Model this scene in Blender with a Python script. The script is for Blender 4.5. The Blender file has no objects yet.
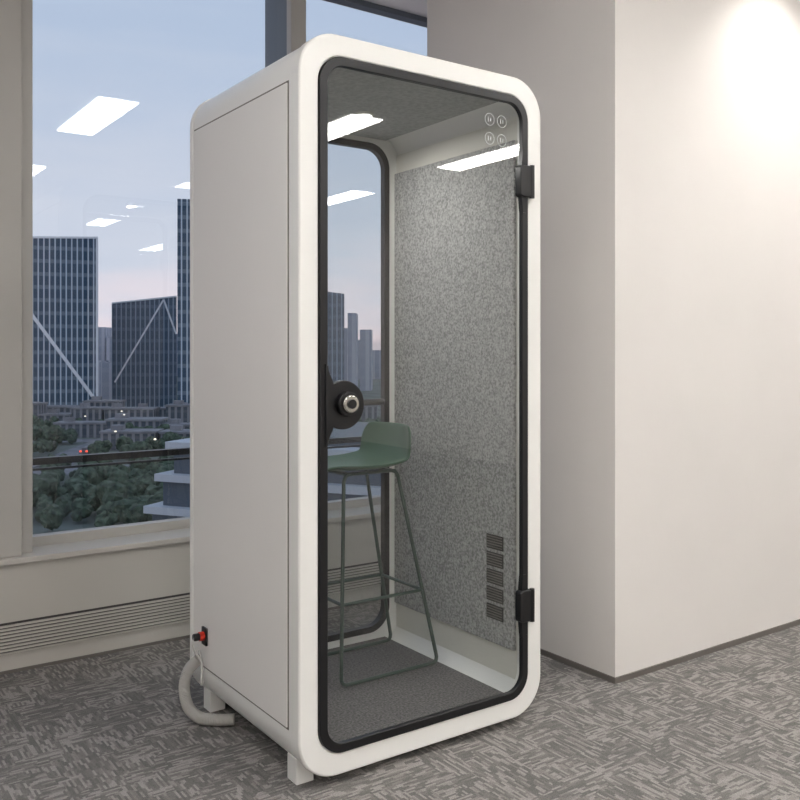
import bpy, bmesh, math, random
from mathutils import Vector, Matrix
random.seed(4)
S = bpy.context.scene
S.view_settings.view_transform = 'Standard'
S.view_settings.look = 'None'
COL = S.collection

def srgb(r, g, b):
    def c(v):
        v /= 255.0
        return v/12.92 if v <= 0.04045 else ((v+0.055)/1.055)**2.4
    return (c(r), c(g), c(b), 1)

# ------------------------------------------------------------ materials
def new_mat(name):
    m = bpy.data.materials.new(name); m.use_nodes = True
    nt = m.node_tree; b = nt.nodes['Principled BSDF']
    return m, nt, b

def plain(name, col, rough=0.5, metal=0.0, noise=0.0, nscale=40, bump=0.0, bscale=200, spec=0.5):
    m, nt, b = new_mat(name)
    b.inputs['Base Color'].default_value = col
    b.inputs['Roughness'].default_value = rough
    b.inputs['Metallic'].default_value = metal
    b.inputs['Specular IOR Level'].default_value = spec
    tc = nt.nodes.new('ShaderNodeTexCoord')
    if noise > 0:
        n = nt.nodes.new('ShaderNodeTexNoise'); n.inputs['Scale'].default_value = nscale
        n.inputs['Detail'].default_value = 4
        nt.links.new(tc.outputs['Object'], n.inputs['Vector'])
        r = nt.nodes.new('ShaderNodeValToRGB')
        r.color_ramp.elements[0].position = 0.35; r.color_ramp.elements[1].position = 0.65
        r.color_ramp.elements[0].color = tuple(c*(1-noise) for c in col[:3])+(1,)
        r.color_ramp.elements[1].color = tuple(min(1, c*(1+noise)) for c in col[:3])+(1,)
        nt.links.new(n.outputs['Fac'], r.inputs['Fac'])
        nt.links.new(r.outputs['Color'], b.inputs['Base Color'])
    if bump > 0:
        n2 = nt.nodes.new('ShaderNodeTexNoise'); n2.inputs['Scale'].default_value = bscale
        nt.links.new(tc.outputs['Object'], n2.inputs['Vector'])
        bp = nt.nodes.new('ShaderNodeBump'); bp.inputs['Strength'].default_value = bump
        bp.inputs['Distance'].default_value = 0.002
        nt.links.new(n2.outputs['Fac'], bp.inputs['Height'])
        nt.links.new(bp.outputs['Normal'], b.inputs['Normal'])
    return m

def emis(name, col, s):
    m, nt, b = new_mat(name)
    b.inputs['Base Color'].default_value = col
    b.inputs['Emission Color'].default_value = col
    b.inputs['Emission Strength'].default_value = s
    return m

def glass(name, tint, base, rough=0.0):
    m = bpy.data.materials.new(name); m.use_nodes = True
    nt = m.node_tree; nt.nodes.clear()
    out = nt.nodes.new('ShaderNodeOutputMaterial')
    tr = nt.nodes.new('ShaderNodeBsdfTransparent'); tr.inputs['Color'].default_value = tint
    gl = nt.nodes.new('ShaderNodeBsdfGlossy'); gl.inputs['Roughness'].default_value = rough
    lw = nt.nodes.new('ShaderNodeLayerWeight'); lw.inputs['Blend'].default_value = 0.5
    p = nt.nodes.new('ShaderNodeMath'); p.operation = 'POWER'; p.inputs[1].default_value = 5
    ma = nt.nodes.new('ShaderNodeMath'); ma.operation = 'MULTIPLY_ADD'
    ma.inputs[1].default_value = 1-base; ma.inputs[2].default_value = base
    mx = nt.nodes.new('ShaderNodeMixShader')
    nt.links.new(lw.outputs['Facing'], p.inputs[0]); nt.links.new(p.outputs[0], ma.inputs[0])
    nt.links.new(ma.outputs[0], mx.inputs[0]); nt.links.new(tr.outputs[0], mx.inputs[1])
    nt.links.new(gl.outputs[0], mx.inputs[2]); nt.links.new(mx.outputs[0], out.inputs[0])
    return m

M_white = plain('booth_white', srgb(240, 239, 235), 0.28, bump=0.08, bscale=500)
M_panel = plain('booth_panel', srgb(238, 235, 231), 0.36, bump=0.1, bscale=400)
M_inwhite = plain('booth_inner_white', srgb(228, 226, 217), 0.5)
M_black = plain('black_gasket', srgb(20, 20, 22), 0.35)
M_groove = plain('groove', srgb(120, 116, 110), 0.7)
M_metal = plain('steel', srgb(190, 188, 182), 0.2, metal=1)
M_felt = plain('felt', srgb(168, 168, 166), 0.95, noise=0.36, nscale=125, bump=0.4, bscale=300, spec=0.1)
M_feltc = plain('felt_ceiling', srgb(180, 182, 180), 0.95, noise=0.12, nscale=60, bump=0.3, bscale=300, spec=0.1)
M_matc = plain('booth_carpet', srgb(110, 107, 106), 0.95, noise=0.36, nscale=130, bump=0.5, bscale=250, spec=0.1)
M_wall = plain('wall_paint', srgb(224, 220, 216), 0.75, noise=0.012, nscale=3, bump=0.05, bscale=150, spec=0.2)
M_ceil = plain('ceiling_paint', srgb(228, 227, 225), 0.85)
M_sillwall = plain('sill_paint', srgb(190, 186, 179), 0.6)
M_frame = plain('window_alu', srgb(180, 177, 172), 0.5)
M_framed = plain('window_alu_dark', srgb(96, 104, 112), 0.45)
M_dark = plain('dark_slot', srgb(60, 58, 56), 0.7)
M_skirt = plain('skirting', srgb(105, 100, 95), 0.5)
M_green = plain('stool_green', srgb(76, 100, 82), 0.5, spec=0.35)
M_greenm = plain('stool_green_metal', srgb(62, 78, 69), 0.4)
M_hose = plain('hose_plastic', srgb(186, 184, 180), 0.45)
M_red = plain('red_plastic', srgb(200, 50, 30), 0.4)
M_icon = plain('icon_print', srgb(205, 208, 208), 0.6)
M_lamp = emis('panel_light', (1.0, 0.975, 0.95, 1), 20.5)
M_bulb = emis('downlight_bulb', (1.0, 0.95, 0.89, 1), 40.0)
M_blamp = emis('booth_light', (1.0, 0.97, 0.93, 1), 5.0)
M_glass = glass('window_glass', (0.97, 0.98, 0.98, 1), 0.065)
M_door = glass('door_glass', (0.89, 0.91, 0.91, 1), 0.10)
M_bglass = glass('back_glass', (0.95, 0.97, 0.97, 1), 0.04)

# carpet: short dashes, direction changing cell to cell
def carpet():
    m, nt, b = new_mat('carpet')
    N = nt.nodes.new; L = nt.links.new
    tc = N('ShaderNodeTexCoord')
    sx = N('ShaderNodeSeparateXYZ'); L(tc.outputs['Object'], sx.inputs[0])
    def M(op, a, b_=None, c_=None):
        n = N('ShaderNodeMath'); n.operation = op
        for i, v in enumerate((a, b_, c_)):
            if v is None: continue
            if isinstance(v, (int, float)): n.inputs[i].default_value = v
            else: L(v, n.inputs[i])
        return n.outputs[0]
    def dash(along, across):
        row = M('FLOOR', M('MULTIPLY', across, 130))
        w1 = N('ShaderNodeTexWhiteNoise'); w1.noise_dimensions = '1D'; L(row, w1.inputs['W'])
        al = M('FLOOR', M('ADD', M('MULTIPLY', along, 26), M('MULTIPLY', w1.outputs['Value'], 7)))
        cb = N('ShaderNodeCombineXYZ'); L(row, cb.inputs[0]); L(al, cb.inputs[1])
        w2 = N('ShaderNodeTexWhiteNoise'); w2.noise_dimensions = '2D'; L(cb.outputs[0], w2.inputs['Vector'])
        return w2.outputs['Value']
    dx = dash(sx.outputs[0], sx.outputs[1]); dy = dash(sx.outputs[1], sx.outputs[0])
    v = N('ShaderNodeTexVoronoi'); v.distance = 'CHEBYCHEV'; v.inputs['Scale'].default_value = 11
    v.inputs['Randomness'].default_value = 0.8
    L(tc.outputs['Object'], v.inputs['Vector'])
    sp = N('ShaderNodeSeparateColor'); L(v.outputs['Color'], sp.inputs[0])
    g = M('GREATER_THAN', sp.outputs[0], 0.5)
    mx = N('ShaderNodeMix'); mx.data_type = 'FLOAT'
    L(g, mx.inputs[0]); L(dx, mx.inputs[2]); L(dy, mx.inputs[3])
    ln = N('ShaderNodeTexNoise'); ln.inputs['Scale'].default_value = 5; ln.inputs['Detail'].default_value = 2
    L(tc.outputs['Object'], ln.inputs['Vector'])
    t = M('ADD', M('ADD', mx.outputs[0], M('MULTIPLY', sp.outputs[1], 0.3)), M('MULTIPLY', M('SUBTRACT', ln.outputs['Fac'], 0.5), 0.5))
    r = N('ShaderNodeValToRGB')
    e = r.color_ramp.elements
    e[0].position = 0.2; e[0].color = srgb(109, 107, 105)
    e[1].position = 1.0; e[1].color = srgb(154, 150, 146)
    x = e.new(0.66); x.color = srgb(123, 120, 117)
    L(t, r.inputs['Fac'])
    f = N('ShaderNodeTexNoise'); f.inputs['Scale'].default_value = 260
    L(tc.outputs['Object'], f.inputs['Vector'])
    mm = N('ShaderNodeMix'); mm.data_type = 'RGBA'; mm.blend_type = 'OVERLAY'; mm.inputs[0].default_value = 0.7
    L(r.outputs['Color'], mm.inputs[6]); L(f.outputs['Fac'], mm.inputs[7])
    L(mm.outputs[2], b.inputs['Base Color'])
    b.inputs['Roughness'].default_value = 0.95; b.inputs['Specular IOR Level'].default_value = 0.1
    bp = N('ShaderNodeBump'); bp.inputs['Strength'].default_value = 0.5; bp.inputs['Distance'].default_value = 0.003
    L(f.outputs['Fac'], bp.inputs['Height']); L(bp.outputs[0], b.inputs['Normal'])
    return m
M_carpet = carpet()

def facade(name, dark, light, per=1.6, wid=0.22, floor=0.0):
    m, nt, b = new_mat(name)
    N = nt.nodes.new; L = nt.links.new
    tc = N('ShaderNodeTexCoord'); sp = N('ShaderNodeSeparateXYZ'); L(tc.outputs['Object'], sp.inputs[0])
    ad = N('ShaderNodeMath'); ad.operation = 'ADD'; L(sp.outputs[0], ad.inputs[0]); L(sp.outputs[1], ad.inputs[1])
    def st(src, per, wid):
        d = N('ShaderNodeMath'); d.operation = 'DIVIDE'; d.inputs[1].default_value = per; L(src, d.inputs[0])
        f = N('ShaderNodeMath'); f.operation = 'FRACT'; L(d.outputs[0], f.inputs[0])
        g = N('ShaderNodeMath'); g.operation = 'LESS_THAN'; g.inputs[1].default_value = wid; L(f.outputs[0], g.inputs[0])
        return g.outputs[0]
    s = st(ad.outputs[0], per, wid)
    if floor > 0:
        s2 = st(sp.outputs[2], floor, 0.3)
        mxx = N('ShaderNodeMath'); mxx.operation = 'MULTIPLY_ADD'; mxx.inputs[1].default_value = 0.2
        L(s2, mxx.inputs[0]); L(s, mxx.inputs[2]); mxx.use_clamp = True; s = mxx.outputs[0]
    mx = N('ShaderNodeMix'); mx.data_type = 'RGBA'; L(s, mx.inputs[0])
    mx.inputs[6].default_value = dark; mx.inputs[7].default_value = light
    L(mx.outputs[2], b.inputs['Base Color']); b.inputs['Roughness'].default_value = 0.6
    b.inputs['Specular IOR Level'].default_value = 0.2
    return m
M_tow = facade('tower_facade', srgb(66, 88, 108), srgb(200, 214, 224), 1.6, 0.25, 4)
M_tow2 = facade('tower_facade_b', srgb(88, 104, 122), srgb(160, 176, 192), 1.6, 0.25, 4)
M_low = facade('lowrise_facade', srgb(92, 98, 106), srgb(150, 150, 154), 1.7, 0.4, 2.2)
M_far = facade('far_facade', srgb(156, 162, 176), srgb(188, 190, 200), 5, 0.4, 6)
M_strip = plain('tower_strip', srgb(240, 244, 248), 0.6)
M_terr = plain('terrace_concrete', srgb(195, 200, 206), 0.8)
M_terrd = plain('terrace_glass', srgb(84, 94, 104), 0.5)
M_roof = plain('city_roofs', srgb(138, 138, 142), 0.9, noise=0.2, nscale=0.3)
M_tree = plain('foliage', srgb(76, 90, 74), 0.9, noise=0.55, nscale=1.2)
M_ground = plain('city_ground', srgb(98, 106, 100), 0.9, noise=0.4, nscale=0.12)
M_road = plain('asphalt', srgb(122, 123, 128), 0.9, noise=0.15, nscale=0.3)
M_car = plain('car_paint', srgb(165, 168, 172), 0.4, noise=0.6, nscale=0.12)
M_mark = plain('road_marking', srgb(165, 165, 168), 0.8)
M_cityl = emis('city_lights', (1, 0.88, 0.7, 1), 2.2)
M_cityr = emis('tail_lights', (1, 0.1, 0.05, 1), 2.0)

# ------------------------------------------------------------ mesh helpers
def mk(name, verts, faces, mat, parent=None, smooth=None, bevel=0, seg=2):
    me = bpy.data.meshes.new(name); me.from_pydata([tuple(v) for v in verts], [], faces)
    bm = bmesh.new(); bm.from_mesh(me); bmesh.ops.recalc_face_normals(bm, faces=bm.faces); bm.to_mesh(me); bm.free()
    ob = bpy.data.objects.new(name, me); COL.objects.link(ob)
    if mat: me.materials.append(mat)
    if parent: ob.parent = parent
    if bevel > 0:
        md = ob.modifiers.new('bev', 'BEVEL'); md.width = bevel; md.segments = seg
        md.limit_method = 'ANGLE'; md.angle_limit = math.radians(50)
    if smooth:
        me.shade_smooth(); me.set_sharp_from_angle(angle=math.radians(smooth))
    return ob

def boxvf(lo, hi):
    x0, y0, z0 = lo; x1, y1, z1 = hi
    v = [(x0,y0,z0),(x1,y0,z0),(x1,y1,z0),(x0,y1,z0),(x0,y0,z1),(x1,y0,z1),(x1,y1,z1),(x0,y1,z1)]
    f = [(0,3,2,1),(4,5,6,7),(0,1,5,4),(1,2,6,5),(2,3,7,6),(3,0,4,7)]
    return v, f

def box(name, lo, hi, mat, parent=None, bevel=0):
    v, f = boxvf(lo, hi); return mk(name, v, f, mat, parent, bevel=bevel)

def boxes(name, lst, mat, parent=None, bevel=0):
    V = []; F = []
    for lo, hi in lst:
        v, f = boxvf(lo, hi); o = len(V); V += v; F += [tuple(i+o for i in q) for q in f]
    return mk(name, V, F, mat, parent, bevel=bevel)

def empty(name, loc=(0,0,0)):
    e = bpy.data.objects.new(name, None); COL.objects.link(e); e.location = loc; return e

def rrect(x0, x1, z0, z1, r, n=12):
    pts = []
    for cx, cz, a0 in ((x1-r, z0+r, -90), (x1-r, z1-r, 0), (x0+r, z1-r, 90), (x0+r, z0+r, 180)):
        for i in range(n+1):
            a = math.radians(a0+90*i/n); pts.append((cx+r*math.cos(a), cz+r*math.sin(a)))
    return pts

def ring(name, outer, inner, y0, y1, mat, parent=None, bevel=0):
    n = len(outer); V = []
    for y in (y0, y1):
        V += [(p[0], y, p[1]) for p in outer]; V += [(p[0], y, p[1]) for p in inner]
    F = []
    for i in range(n):
        j = (i+1) % n
        F.append((i, j, n+j, n+i)); F.append((2*n+i, 3*n+i, 3*n+j, 2*n+j))
        F.append((i, 2*n+i, 2*n+j, j)); F.append((n+i, n+j, 3*n+j, 3*n+i))
    return mk(name, V, F, mat, parent, smooth=40, bevel=bevel)

def prism(name, pts, y0, y1, mat, parent=None, bevel=0):
    n = len(pts)
    V = [(p[0], y0, p[1]) for p in pts]+[(p[0], y1, p[1]) for p in pts]
    F = [tuple(range(n)), tuple(range(2*n-1, n-1, -1))]+[(i, (i+1) % n, n+(i+1) % n, n+i) for i in range(n)]
    return mk(name, V, F, mat, parent, smooth=40, bevel=bevel)

def cyl(name, c, r, h, axis, mat, parent=None, seg=32, bevel=0):
    V = []; F = []
    for s in (-.5, .5):
        for i in range(seg):
            a = 2*math.pi*i/seg; u = r*math.cos(a); w = r*math.sin(a); k = h*s
            p = {'x': (k, u, w), 'y': (u, k, w), 'z': (u, w, k)}[axis]
            V.append((c[0]+p[0], c[1]+p[1], c[2]+p[2]))
    F = [tuple(range(seg)), tuple(range(2*seg-1, seg-1, -1))]+[(i, (i+1) % seg, seg+(i+1) % seg, seg+i) for i in range(seg)]
    return mk(name, V, F, mat, parent, smooth=40, bevel=bevel)

def tube(name, paths, r, mat, parent=None, smoothc=False, res=8):
    cu = bpy.data.curves.new(name, 'CURVE'); cu.dimensions = '3D'; cu.bevel_depth = r; cu.bevel_resolution = 4
    cu.use_fill_caps = True
    for pts in paths:
        if smoothc:
            sp = cu.splines.new('BEZIER'); sp.bezier_points.add(len(pts)-1)
            for bpnt, p in zip(sp.bezier_points, pts):
                bpnt.co = p; bpnt.handle_left_type = bpnt.handle_right_type = 'AUTO'
            sp.resolution_u = res
        else:
            sp = cu.splines.new('POLY'); sp.points.add(len(pts)-1)
            for q, p in zip(sp.points, pts): q.co = (*p, 1)
    ob = bpy.data.objects.new(name, cu)
    COL.objects.link(ob)
    bpy.context.view_layer.update()
    me = bpy.data.meshes.new_from_object(ob.evaluated_get(bpy.context.evaluated_depsgraph_get()))
    bpy.data.objects.remove(ob)
    me.materials.clear(); me.materials.append(mat); me.shade_smooth()
    o = bpy.data.objects.new(name, me); COL.objects.link(o)
    if parent: o.parent = parent
    return o

def fillet(pts, r=0.04, n=6):
    out = [Vector(pts[0])]
    for a, b, c in zip(pts[:-2], pts[1:-1], pts[2:]):
        a, b, c = Vector(a), Vector(b), Vector(c)
        p = b+(a-b).normalized()*r; q = b+(c-b).normalized()*r
        for i in range(n+1):
            t = i/n; out.append(p*(1-t)**2+b*2*t*(1-t)+q*t*t)
    out.append(Vector(pts[-1])); return [tuple(v) for v in out]

# ------------------------------------------------------------ room shell
HC = 3.2; YW = 1.56; YG = 1.76; X0, X1, Y0 = -3.8, 5.6, -12.5
XC, YC, YE = 1.446, 0.071, 1.30
box('floor', (X0, Y0, -0.1), (X1, YG+0.1, 0), M_carpet)
box('ceiling', (X0, Y0, HC), (X1, YG+0.1, HC+0.1), M_ceil)
box('wall_left', (X0-0.1, Y0, 0), (X0, YG+0.1, HC), M_wall)
box('wall_right', (X1, Y0, 0), (X1+0.1, YG+0.1, HC), M_wall)
box('wall_back', (X0, Y0-0.1, 0), (X1, Y0, HC), M_wall)
box('wall_partition', (XC, YC, 0), (X1, YE, HC), M_wall)
boxes('baseboard_partition', [((XC-0.008, YC-0.008, 0), (X1, YC, 0.022)), ((XC-0.008, YC, 0), (XC, YE, 0.022))], M_skirt)
ww = empty('wall_window')
box('lower_wall', (X0, YW, 0.0), (X1, YG+0.1, 0.44), M_sillwall, ww)
box('sill', (X0, YW-0.02, 0.44), (X1, YG+0.1, 0.465), M_sillwall, ww, bevel=0.004)
g = empty('air_grille')
box('slot', (X0+0.2, YW-0.004, 0.075), (1.35, YW-0.001, 0.205), M_dark, g)
boxes('slats', [((X0+0.2, YW-0.012, z), (1.35, YW-0.004, z+0.008)) for z in [0.078+0.0138*i for i in range(9)]], M_sillwall, g)
boxes('baseboard_window', [((X0, YW-0.006, 0), (1.35, YW-0.0005, 0.012))], M_skirt)

# windows
ZB, ZT = 0.465, HC
xs = [-3.0, -1.73, -0.45, 0.83, 2.1, 3.4]
def mull(x):
    return (x-0.075, x+0.075) if x < 0 else (x+0.005, x+0.075)
for k in range(len(xs)-1):
    a = mull(xs[k])[1]; b = mull(xs[k+1])[0]
    w = empty('window_%d' % (k+1))
    mk('pane', [(a, YG, ZB+0.02), (b, YG, ZB+0.02), (b, YG, ZT-0.01), (a, YG, ZT-0.01)], [(0, 1, 2, 3)], M_glass, w)
    box('bottom_rail', (a, YG-0.03, ZB), (b, YG+0.03, ZB+0.04), M_frame, w)
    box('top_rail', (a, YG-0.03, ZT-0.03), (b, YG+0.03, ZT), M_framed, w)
    boxes('guard_rail', [((a, YG+0.08, 0.80), (b, YG+0.12, 0.83)), ((a, YG+0.085, 0.775), (b, YG+0.10, 0.785))], M_black, w)
for k, x in enumerate(xs):
    m = empty('trim_%d' % (k+1)); a, b = mull(x)
    if x < 0:
        box('mullion_body', (a, YW+0.06, ZB), (b, YG+0.14, ZT), M_frame, m, bevel=0.003)
        box('mullion_cap', (x-0.14, YW+0.02, ZB), (x+0.025, YW+0.06, ZT), M_frame, m, bevel=0.003)
    else:
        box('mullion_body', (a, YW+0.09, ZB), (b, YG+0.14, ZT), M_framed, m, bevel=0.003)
        box('mullion_cap', (x+0.0, YW+0.04, ZB), (x+0.085, YW+0.09, ZT), M_frame, m, bevel=0.003)

# ceiling lights
boxes('ceiling_light_panels', [((0.70+1.8*i, -2.07-2.85*j, HC-0.012), (1.0+1.8*i, -0.85-2.85*j, HC-0.002))
      for i in range(-2, 3) for j in range(0, 4)], M_lamp)
dl = empty('ceiling_downlight', (2.5, -0.32, HC))
cyl('trim_ring', (0, 0, -0.008), 0.06, 0.012, 'z', M_inwhite, dl)
cyl('bulb', (0, 0, -0.018), 0.04, 0.006, 'z', M_bulb, dl)
sl = bpy.data.lights.new('spot', 'SPOT'); sl.energy = 50; sl.spot_size = math.radians(110); sl.spot_blend = 0.9
sl.shadow_soft_size = 0.04; sl.color = (1, 0.96, 0.91)
so = bpy.data.objects.new('spot', sl); COL.objects.link(so); so.parent = dl; so.location = (0, 0, -0.03)
so.rotation_euler = (math.radians(12), 0, 0)

# ------------------------------------------------------------ phone booth
B = empty('phone_booth')
W, D, ZL, ZH, R = 0.975, 0.84, 0.03, 2.26, 0.13
BW = 0.066
o = rrect(0, W, ZL, ZH, R); i_ = rrect(BW, W-BW, ZL+BW, ZH-BW, R-0.045)
ring('front_frame', o, i_, 0.0, 0.055, M_white, B, bevel=0.006)
e = 0.004
o2 = rrect(e, W-e, ZL+e, ZH-e, R-e); i2 = rrect(0.05, W-0.05, ZL+0.05, ZH-0.05, R-0.03)
ring('shell', o2, i2, 0.055, D-0.03, M_white, B)
i3 = rrect(0.12, W-0.105, ZL+0.10, ZH-0.085, 0.10)
ring('back_frame', o, i3, D-0.03, D, M_white, B, bevel=0.005)
for s, nm in ((0, 'left'), (1, 'right')):
    xa, xb = (-0.001, 0.006) if s == 0 else (W-0.006, W+0.001)
    box('side_panel_'+nm, (xa, 0.075, ZL+0.15), (xb, D-0.045, ZH-0.15), M_panel, B, bevel=0.002)
    xg = (0.0025, 0.005) if s == 0 else (W-0.005, W-0.0025)
    boxes('panel_groove_'+nm, [((xg[0], 0.069, ZL+0.144), (xg[1], D-0.039, ZL+0.15)), ((xg[0], 0.069, ZH-0.15), (xg[1], D-0.039, ZH-0.144)),
          ((xg[0], 0.069, ZL+0.144), (xg[1], 0.075, ZH-0.144)), ((xg[0], D-0.045, ZL+0.144), (xg[1], D-0.039, ZH-0.144))], M_groove, B)
boxes('feet', [((x, y, 0.0), (x+0.06, y+0.06, 0.079)) for x in (0.03, W-0.09) for y in (0.07, D-0.12)], M_white, B, bevel=0.003)
xr = W-0.075
box('felt_right', (xr, 0.06, 0.235), (xr+0.03, D-0.032, 2.06), M_felt, B, bevel=0.004)
box('inner_wall_right', (xr+0.012, 0.056, 0.13), (xr+0.03, D-0.031, 2.14), M_inwhite, B)
box('felt_left', (0.045, 0.06, 0.235), (0.075, D-0.035, 2.06), M_felt, B, bevel=0.004)
box('ceiling_panel', (0.12, 0.06, ZH-0.065), (W-0.12, D-0.035, ZH-0.045), M_feltc, B)
cyl('ceiling_light_rim', (0.55, 0.50, ZH-0.068), 0.034, 0.012, 'z', M_inwhite, B)
cyl('ceiling_light', (0.55, 0.50, ZH-0.076), 0.026, 0.006, 'z', M_blamp, B)
bl = bpy.data.lights.new('booth_lamp', 'AREA'); bl.shape = 'DISK'; bl.size = 0.052; bl.energy = 4.2; bl.color = (1, 0.97, 0.93)
bl.spread = math.radians(170)
bo_ = bpy.data.objects.new('booth_lamp', bl); COL.objects.link(bo_); bo_.parent = B; bo_.location = (0.50, 0.50, ZH-0.081)
box('floor_base', (0.07, 0.056, ZL+0.045), (W-0.07, D-0.031, 0.09), M_inwhite, B)
box('floor_mat', (0.11, 0.06, 0.09), (W-0.125, D-0.035, 0.10), M_matc, B)
bo = rrect(0.12, W-0.105, ZL+0.10, ZH-0.085, 0.10); bi = rrect(0.145, W-0.13, ZL+0.125, ZH-0.11, 0.08)
ring('back_gasket', bo, bi, D-0.04, D-0.012, M_black, B)
pts = rrect(0.14, W-0.125, ZL+0.12, ZH-0.105, 0.08)
mk('back_glass', [(p[0], D-0.02, p[1]) for p in pts], [tuple(range(len(pts)))], M_bglass, B)
VY0, VY1 = 0.115, 0.205
boxes('vent_plates', [((xr-0.003, VY0, z), (xr+0.001, VY1, z+0.052)) for z in [0.325+0.064*i for i in range(5)]], M_dark, B)
boxes('vent_fins', [((xr-0.006, VY0+0.004, z+0.006+0.0095*j), (xr-0.003, VY1-0.004, z+0.009+0.0095*j)) for z in [0.325+0.064*i for i in range(5)] for j in range(5)], M_groove, B)
gz0, gz1, gx0, gx1 = ZL+BW+0.002, ZH-BW-0.002, BW+0.002, W-BW-0.002
go = rrect(gx0, gx1, gz0, gz1, R-0.047); gi = rrect(gx0+0.027, gx1-0.027, gz0+0.027, gz1-0.027, R-0.07)
ring('door_border', go, gi, -0.006, 0.012, M_black, B, bevel=0.002)
pts = rrect(gx0+0.01, gx1-0.01, gz0+0.01, gz1-0.01, R-0.055)
mk('door_glass', [(p[0], 0.003, p[1]) for p in pts], [tuple(range(len(pts)))], M_door, B)
hx, hz, hr = 0.145, 1.145, 0.074
pl = [(0.085, hz-0.125)]
for t in range(1, 8):
    a = t/8; pl.append((0.092+0.02*a*a, hz-0.125+0.055*a))
for k in range(25):
    a = math.radians(-118+236*k/24); pl.append((hx+hr*math.cos(a), hz+hr*math.sin(a)))
for t in range(7, 0, -1):
    a = t/8; pl.append((0.092+0.02*a*a, hz+0.125-0.055*a))
pl.append((0.085, hz+0.125))
prism('lock_plate', pl, -0.014, 0.018, M_black, B, bevel=0.003)
cyl('knob_base', (hx+0.008, -0.024, hz+0.004), 0.036, 0.02, 'y', M_black, B, bevel=0.003)
cyl('knob_ring', (hx+0.008, -0.040, hz+0.004), 0.027, 0.014, 'y', M_metal, B, bevel=0.004)
cyl('knob_core', (hx+0.008, -0.049, hz+0.004), 0.014, 0.006, 'y', M_black, B)
cyl('inner_stem', (0.19, 0.035, hz), 0.012, 0.05, 'y', M_black, B)
cyl('inner_lever', (0.255, 0.055, hz), 0.0105, 0.16, 'x', M_black, B, bevel=0.003)
for nm, z in (('upper', 1.90), ('lower', 0.415)):
    hp = rrect(W-0.112, W-0.052, z-0.055, z+0.055, 0.012, 5)
    prism('hinge_'+nm, hp, -0.016, 0.014, M_black, B, bevel=0.003)
    cyl('hinge_pin_'+nm, (W-0.055, -0.012, z), 0.009, 0.115, 'z', M_black, B)
    hq = [(W-0.094, z-0.11), (W-0.10, z-0.055), (W-0.10, z+0.055), (W-0.094, z+0.11), (W-0.08, z+0.11), (W-0.08, z-0.11)]
    prism('hinge_fillet_'+nm, hq, -0.008, 0.012, M_black, B)
def ringxz(name, cx, cz, r, w):
    oo = [(cx+r*math.cos(2*math.pi*k/28), cz+r*math.sin(2*math.pi*k/28)) for k in range(28)]
    ii = [(cx+(r-w)*math.cos(2*math.pi*k/28), cz+(r-w)*math.sin(2*math.pi*k/28)) for k in range(28)]
    ring(name, oo, ii, 0.0005, 0.0015, M_icon, B)
for k, (cx, cz) in enumerate(((0.735, 2.095), (0.79, 2.095), (0.735, 2.03), (0.79, 2.03))):
    ringxz('icon_ring_%d' % k, cx, cz, 0.021, 0.0016)
    boxes('icon_glyph_%d' % k, [((cx-0.008, 0.0005, cz-0.008), (cx-0.005, 0.0015, cz+0.008)), ((cx+0.003, 0.0005, cz-0.006), (cx+0.006, 0.0015, cz+0.006))], M_icon, B)

# exhaust hose, corrugated
H = empty('exhaust_hose')
ctrl = [(-0.012, 0.72, 0.205), (-0.045, 0.745, 0.155), (-0.065, 0.72, 0.085), (-0.05, 0.66, 0.032), (0.0, 0.60, 0.024), (0.055, 0.565, 0.024)]
cu = bpy.data.curves.new('c', 'CURVE'); cu.dimensions = '3D'
sp = cu.splines.new('BEZIER'); sp.bezier_points.add(len(ctrl)-1); sp.resolution_u = 30
for q, p in zip(sp.bezier_points, ctrl): q.co = p; q.handle_left_type = q.handle_right_type = 'AUTO'
co = bpy.data.objects.new('c', cu); COL.objects.link(co); bpy.context.view_layer.update()
mm = bpy.data.meshes.new_from_object(co); path = [v.co.copy() for v in mm.vertices]; bpy.data.objects.remove(co)
V = []; F = []; ns = 16
for k, p in enumerate(path):
    t = (path[min(k+1, len(path)-1)]-path[max(k-1, 0)]).normalized()
    u = t.cross(Vector((0.3, 0.2, 1))).normalized(); v = t.cross(u)
    r = 0.018 if k % 2 else 0.0208
    for q in range(ns):
        a = 2*math.pi*q/ns; V.append(p+u*r*math.cos(a)+v*r*math.sin(a))
for k in range(len(path)-1):
    for q in range(ns):
        F.append((k*ns+q, k*ns+(q+1) % ns, (k+1)*ns+(q+1) % ns, (k+1)*ns+q))
mk('corrugated_tube', V, F, M_hose, H, smooth=80)
P = empty('power_plug')
box('socket_plate', (-0.010, 0.665, 0.262), (-0.001, 0.705, 0.325), M_black, P, bevel=0.003)
cyl('red_ring', (-0.018, 0.685, 0.295), 0.016, 0.016, 'x', M_red, P)
cyl('plug_body', (-0.036, 0.685, 0.295), 0.013, 0.024, 'x', M_black, P, bevel=0.003)
tube('cable', [[(-0.045, 0.685, 0.295), (-0.05, 0.675, 0.26), (-0.03, 0.655, 0.21), (-0.035, 0.64, 0.14), (-0.025, 0.66, 0.20), (-0.02, 0.70, 0.24)]], 0.0035, M_hose, P, True)

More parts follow.
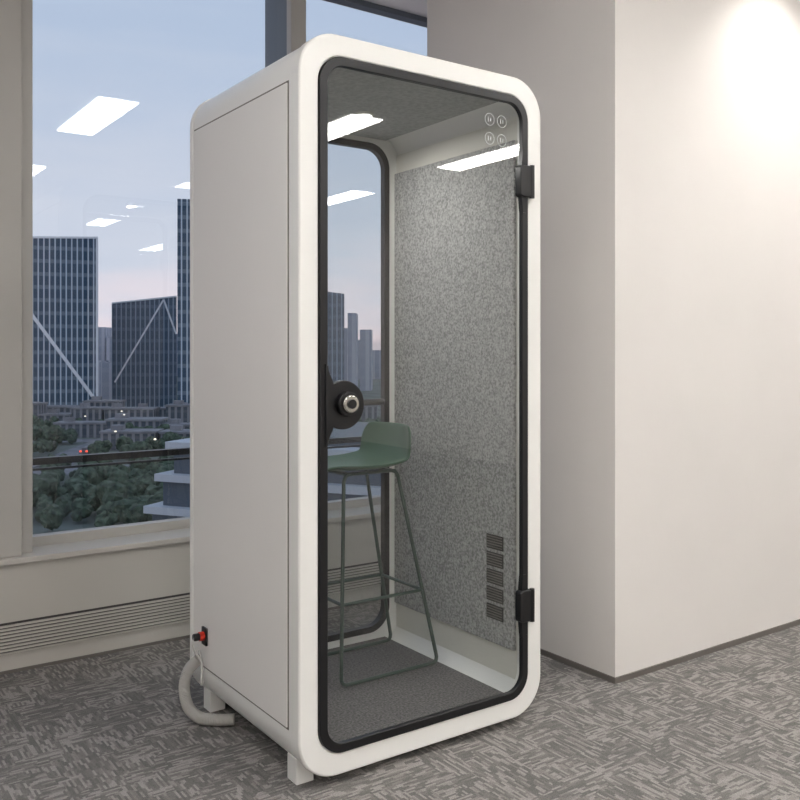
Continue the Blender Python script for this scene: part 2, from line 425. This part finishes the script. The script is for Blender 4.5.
# ------------------------------------------------------------ bar stool
ST = empty('bar_stool')
prof = [(-0.205, -0.014), (-0.19, -0.003), (-0.15, 0.0), (-0.06, -0.008), (0.04, -0.008), (0.11, 0.002), (0.15, 0.03), (0.175, 0.075), (0.188, 0.12), (0.195, 0.15)]
hw = [0.125, 0.155, 0.175, 0.183, 0.183, 0.178, 0.172, 0.174, 0.164, 0.135]
CX, CY, SZ = 0.565, 0.585, 0.872
V = []; F = []; nt_ = 13
for (px, pz), w in zip(prof, hw):
    for k in range(nt_):
        t = -1+2*k/(nt_-1)
        up = 0.022*abs(t)**3 if pz < 0.03 else 0.0
        fw = -0.045*abs(t)**2.2*min(1, max(0, (pz-0.0)/0.08))
        V.append((CX+px+fw, CY+w*t, SZ+pz+up))
for a in range(len(prof)-1):
    for k in range(nt_-1):
        F.append((a*nt_+k, a*nt_+k+1, (a+1)*nt_+k+1, (a+1)*nt_+k))
sh = mk('seat_shell', V, F, M_green, ST, smooth=180)
md = sh.modifiers.new('sol', 'SOLIDIFY'); md.thickness = 0.012; md.offset = 0
md = sh.modifiers.new('sub', 'SUBSURF'); md.levels = 2; md.render_levels = 2
FZ = 0.108
zt = SZ-0.018
def side(y_top, y_bot):
    return fillet([(CX+0.0, y_top, zt), (CX-0.12, y_top, zt), (0.40, y_bot, FZ), (0.835, y_bot, FZ), (CX+0.115, y_top, zt), (CX+0.0, y_top, zt)], 0.03)
tube('leg_frame_near', [side(CY-0.11, CY-0.165)], 0.0072, M_greenm, ST)
tube('leg_frame_far', [side(CY+0.11, CY+0.15)], 0.0072, M_greenm, ST)
fz = 0.39; k = (fz-FZ)/(zt-FZ)
def lerp(a, b, t): return tuple(a[i]*(1-t)+b[i]*t for i in range(3))
nf = lerp((0.40, CY-0.165, FZ), (CX-0.12, CY-0.11, zt), k); nb = lerp((0.835, CY-0.165, FZ), (CX+0.115, CY-0.11, zt), k)
ff = lerp((0.40, CY+0.15, FZ), (CX-0.12, CY+0.11, zt), k); fb = lerp((0.835, CY+0.15, FZ), (CX+0.115, CY+0.11, zt), k)
tube('foot_rest', [[nf, nb], [ff, fb], [nf, ff], [nb, fb]], 0.0062, M_greenm, ST)
boxes('under_seat_bars', [((CX-0.11, CY-0.118, zt-0.006), (CX-0.09, CY+0.118, zt+0.004)), ((CX+0.085, CY-0.118, zt-0.006), (CX+0.105, CY+0.118, zt+0.004))], M_greenm, ST)

# ------------------------------------------------------------ city outside
CAM = Vector((-1.239, -2.271, 1.31))
yaw = math.radians(35.17)
Fv = Vector((math.sin(yaw), math.cos(yaw), 0)); Rv = Vector((math.cos(yaw), -math.sin(yaw), 0))
GZ = -20
def cpos(lat, dep, z=GZ):
    p = CAM+Fv*dep+Rv*lat; return Vector((p.x, p.y, z))
def tower(name, lat0, lat1, dep, depth, ztop, mat, slant=0, rot=0):
    w = lat1-lat0
    e_ = empty(name, cpos((lat0+lat1)/2, dep)); e_.rotation_euler = (0, 0, -yaw+math.radians(rot))
    h = ztop-GZ
    v, f = boxvf((-w/2, 0, 0), (w/2, depth, h))
    v = [(a, b, c if c < 1 else c+slant*(a/w)) for a, b, c in v]
    mk('body', v, f, mat, e_)
    return e_, w, h
def strip(par, x0, z0, x1, z1, t=0.6):
    d = Vector((x1-x0, 0, z1-z0)); n = Vector((-d.z, 0, d.x)).normalized()*t/2
    V = [(x0+n.x, -0.3, z0+n.z), (x0-n.x, -0.3, z0-n.z), (x1-n.x, -0.3, z1-n.z), (x1+n.x, -0.3, z1+n.z)]
    V += [(a, -0.02, c) for a, b, c in V]
    mk('facade_strip', V, [(0,1,2,3),(4,7,6,5),(0,4,5,1),(1,5,6,2),(2,6,7,3),(3,7,4,0)], M_strip, par)
e1, w, h = tower('office_tower', -122, -93.5, 270, 24, 36.0, M_tow, slant=1, rot=21)
strip(e1, -13.8, 45, 14.0, 5.0, 1.0); strip(e1, 14.0, 0, 14.0, h, 0.7); strip(e1, -14.2, h-0.7, 14.2, h+0.4, 0.6)
e2, w, h = tower('office_tower', -101, -79, 310, 24, 19.0, M_tow2, slant=3, rot=17)
strip(e2, -10, 10, 6.5, 39.2, 0.6); strip(e2, 6.5, 39.2, 10.8, 27, 0.6); strip(e2, -10.9, h-1.4, 10.9, h+1.4, 0.5)
e3, w, h = tower('office_tower', -66, -48, 262, 20, 46.0, M_tow, rot=13)
e4, w, h = tower('office_tower', -34, -19, 300, 20, 21.5, M_tow2, slant=-2, rot=5)
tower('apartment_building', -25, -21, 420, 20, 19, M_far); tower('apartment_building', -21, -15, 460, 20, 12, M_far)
LB = []; LR = []
def block(a, b, d, dp, zt_):
    LB.append(((a, d, 0), (b, d+dp, zt_))); LR.append(((a-0.3, d-0.3, zt_), (b+0.3, d+dp, zt_+0.5)))
    if b-a > 7:
        LR.append(((a+1.5, d+2, zt_+0.5), (a+4, d+dp*0.6, zt_+1.6)))
for d0, zlo, zhi, lo, hi in ((236, 3, 6.5, -112, 24), (250, 4, 8, -108, -50), (212, 2.5, 5, -84, -50), (188, 2.5, 5, -64, -20)):
    a = lo
    while a < hi:
        wd = random.uniform(6, 15); block(a, a+wd, d0+random.uniform(0, 2), random.uniform(5, 8), random.uniform(zlo, zhi)); a += wd+random.choice([0.3, 1.0, 3.0])
lb = empty('city_blocks', cpos(0, 0)); lb.rotation_euler = (0, 0, -yaw)
boxes('facades', LB, M_low, lb); boxes('roofs', LR, M_roof, lb)
L_ = []
for k in range(120):
    lat = random.uniform(-420, 330); w_ = random.uniform(10, 28); hh = random.uniform(14, 38)
    dd = random.uniform(560, 760)
    L_.append(((lat, dd, 0), (lat+w_, dd+15, hh)))
for k in range(34):
    lat = random.uniform(-200, -60); w_ = random.uniform(8, 20)
    L_.append(((lat, 350+k*4, 0), (lat+w_, 353+k*4, random.uniform(8, 19))))
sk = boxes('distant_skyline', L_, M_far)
sk.location = cpos(0, 0); sk.rotation_euler = (0, 0, -yaw)
tb = empty('terraced_building', cpos(-25.5, 86)); tb.rotation_euler = (0, 0, -yaw+math.radians(-22))
boxes('slabs', [((0.0+0.9*k, -1+0.5*k, 2.4+3.1*k), (34, 20, 3.1+3.1*k)) for k in range(4)], M_terr, tb)
boxes('glazing', [((0.6+0.9*k, -0.4+0.5*k, 0 if k == 0 else 3.1*k), (34, 20, 2.4+3.1*k)) for k in range(4)], M_terrd, tb)
box('roof_parapet', (5, 3, 12.4), (34, 20, 13.2), M_terrd, tb)
gr = box('city_ground', (-600, 40, GZ-1), (600, 900, GZ), M_ground)
gr.location = (CAM.x, CAM.y, 0); gr.rotation_euler = (0, 0, -yaw)
CS = empty('city_street', (CAM.x, CAM.y, 0)); CS.rotation_euler = (0, 0, -yaw)
boxes('cross_roads', [((-300, 150, GZ), (300, 163, GZ+0.05)), ((-300, 203, GZ), (300, 210, GZ+0.05))], M_road, CS)
av = box('avenue', (-4, -60, GZ+0.06), (4, 70, GZ+0.1), M_road, CS)
av.location = (-64, 150, 0); av.rotation_euler = (0, 0, math.radians(4))
mk_ = boxes('avenue_marks', [((-0.12, -60+6*k, GZ+0.1), (0.12, -57+6*k, GZ+0.13)) for k in range(21)], M_mark, CS)
mk_.location = av.location; mk_.rotation_euler = av.rotation_euler
boxes('lane_marks', [((-140+6*k, 156.4, GZ+0.05), (-137+6*k, 156.6, GZ+0.08)) for k in range(40)], M_mark, CS)
def carbox(x, y, l, w_, z0=0.12):
    z0 += GZ
    return [((x-l/2, y-w_/2, z0+0.2), (x+l/2, y+w_/2, z0+0.85)), ((x-l*0.28, y-w_*0.42, z0+0.85), (x+l*0.25, y+w_*0.42, z0+1.4))]
cl = []
for k in range(12):
    cl += carbox(-120+k*9.3+random.uniform(-2, 2), random.choice([153, 155, 158.5, 161]), 4.4, 1.8)
boxes('cars_crossing', cl, M_car, CS)
cl = []; tl = []
for y, x in ((-38, -2), (-16, 2), (8, -2), (30, 2)):
    cl += carbox(x, y, 1.8, 4.4)
    if x > 0: tl += [((x+s_-0.17, y-2.35, GZ+0.7), (x+s_+0.17, y-2.2, GZ+1.0)) for s_ in (-0.6, 0.6)]
for nm, lst, mt_ in (('cars_avenue', cl, M_car), ('tail_lamps', tl, M_cityr)):
    ob = boxes(nm, lst, mt_, CS); ob.location = av.location; ob.rotation_euler = av.rotation_euler
boxes('street_lamps', [((a-.15, b-.15, c-.1), (a+.15, b+.15, c+.1)) for a, b, c in
      [(random.uniform(-110, -10), random.uniform(150, 232), GZ+random.uniform(5, 8)) for _ in range(22)]], M_cityl, CS)
bm = bmesh.new()
for k in range(620):
    dep = random.choice([random.uniform(100, 148), random.uniform(100, 148), random.uniform(166, 185), random.uniform(198, 201), random.uniform(214, 232)])
    lat = random.uniform(-0.47*dep, -0.02*dep)
    if dep < 150 and lat > -0.2*dep: continue
    rx = -64-(dep-150)*math.tan(math.radians(4))
    if abs(lat-rx) < 6.0: continue
    s = random.uniform(0.9, 1.9)
    for q in range(4):
        mt = Matrix.Translation((lat+random.uniform(-s, s)*0.6, dep+random.uniform(-s, s)*0.6, s*0.9+random.uniform(0, s))) @ Matrix.Scale(s*random.uniform(.5, .85), 4)
        bmesh.ops.create_icosphere(bm, subdivisions=2, radius=1, matrix=mt)
for v in bm.verts:
    v.co += Vector((random.uniform(-.25, .25), random.uniform(-.25, .25), random.uniform(-.25, .25)))
me = bpy.data.meshes.new('street_trees'); bm.to_mesh(me); bm.free(); me.materials.append(M_tree)
tr = bpy.data.objects.new('street_trees', me); COL.objects.link(tr); tr.location = cpos(0, 0); tr.rotation_euler = (0, 0, -yaw)

# ------------------------------------------------------------ world
w = bpy.data.worlds.new('dusk'); S.world = w; w.use_nodes = True
nt = w.node_tree; N = nt.nodes.new; L = nt.links.new
bg = nt.nodes['Background']
tc = N('ShaderNodeTexCoord'); sp = N('ShaderNodeSeparateXYZ'); L(tc.outputs['Generated'], sp.inputs[0])
mp = N('ShaderNodeMapping'); mp.inputs['Scale'].default_value = (2, 2, 12); L(tc.outputs['Generated'], mp.inputs[0])
n = N('ShaderNodeTexNoise'); n.inputs['Scale'].default_value = 2.2; n.inputs['Detail'].default_value = 6; L(mp.outputs[0], n.inputs['Vector'])
ad = N('ShaderNodeMath'); ad.operation = 'MULTIPLY_ADD'; ad.inputs[1].default_value = 0.2; L(n.outputs['Fac'], ad.inputs[0]); L(sp.outputs[2], ad.inputs[2])
ad2 = N('ShaderNodeMath'); ad2.operation = 'SUBTRACT'; ad2.inputs[1].default_value = 0.04; L(ad.outputs[0], ad2.inputs[0])
r = N('ShaderNodeValToRGB'); e = r.color_ramp.elements
e[0].position = 0.0; e[0].color = srgb(170, 162, 172)
e[1].position = 1.0; e[1].color = srgb(150, 164, 190)
for p, c in ((0.06, srgb(222, 204, 208)), (0.11, srgb(210, 204, 213)), (0.18, srgb(192, 198, 212)), (0.4, srgb(168, 183, 206))):
    x = e.new(p); x.color = c
L(ad2.outputs[0], r.inputs['Fac']); L(r.outputs['Color'], bg.inputs['Color']); bg.inputs['Strength'].default_value = 1.25

# ------------------------------------------------------------ camera
cd = bpy.data.cameras.new('camera'); cd.sensor_width = 36; cd.lens = 880/800*36
cd.shift_y = -50/800; cd.clip_end = 3000; cd.clip_start = 0.05
cam = bpy.data.objects.new('camera', cd); COL.objects.link(cam)
cam.location = CAM; cam.rotation_euler = (math.pi/2, 0, -yaw)
S.camera = cam
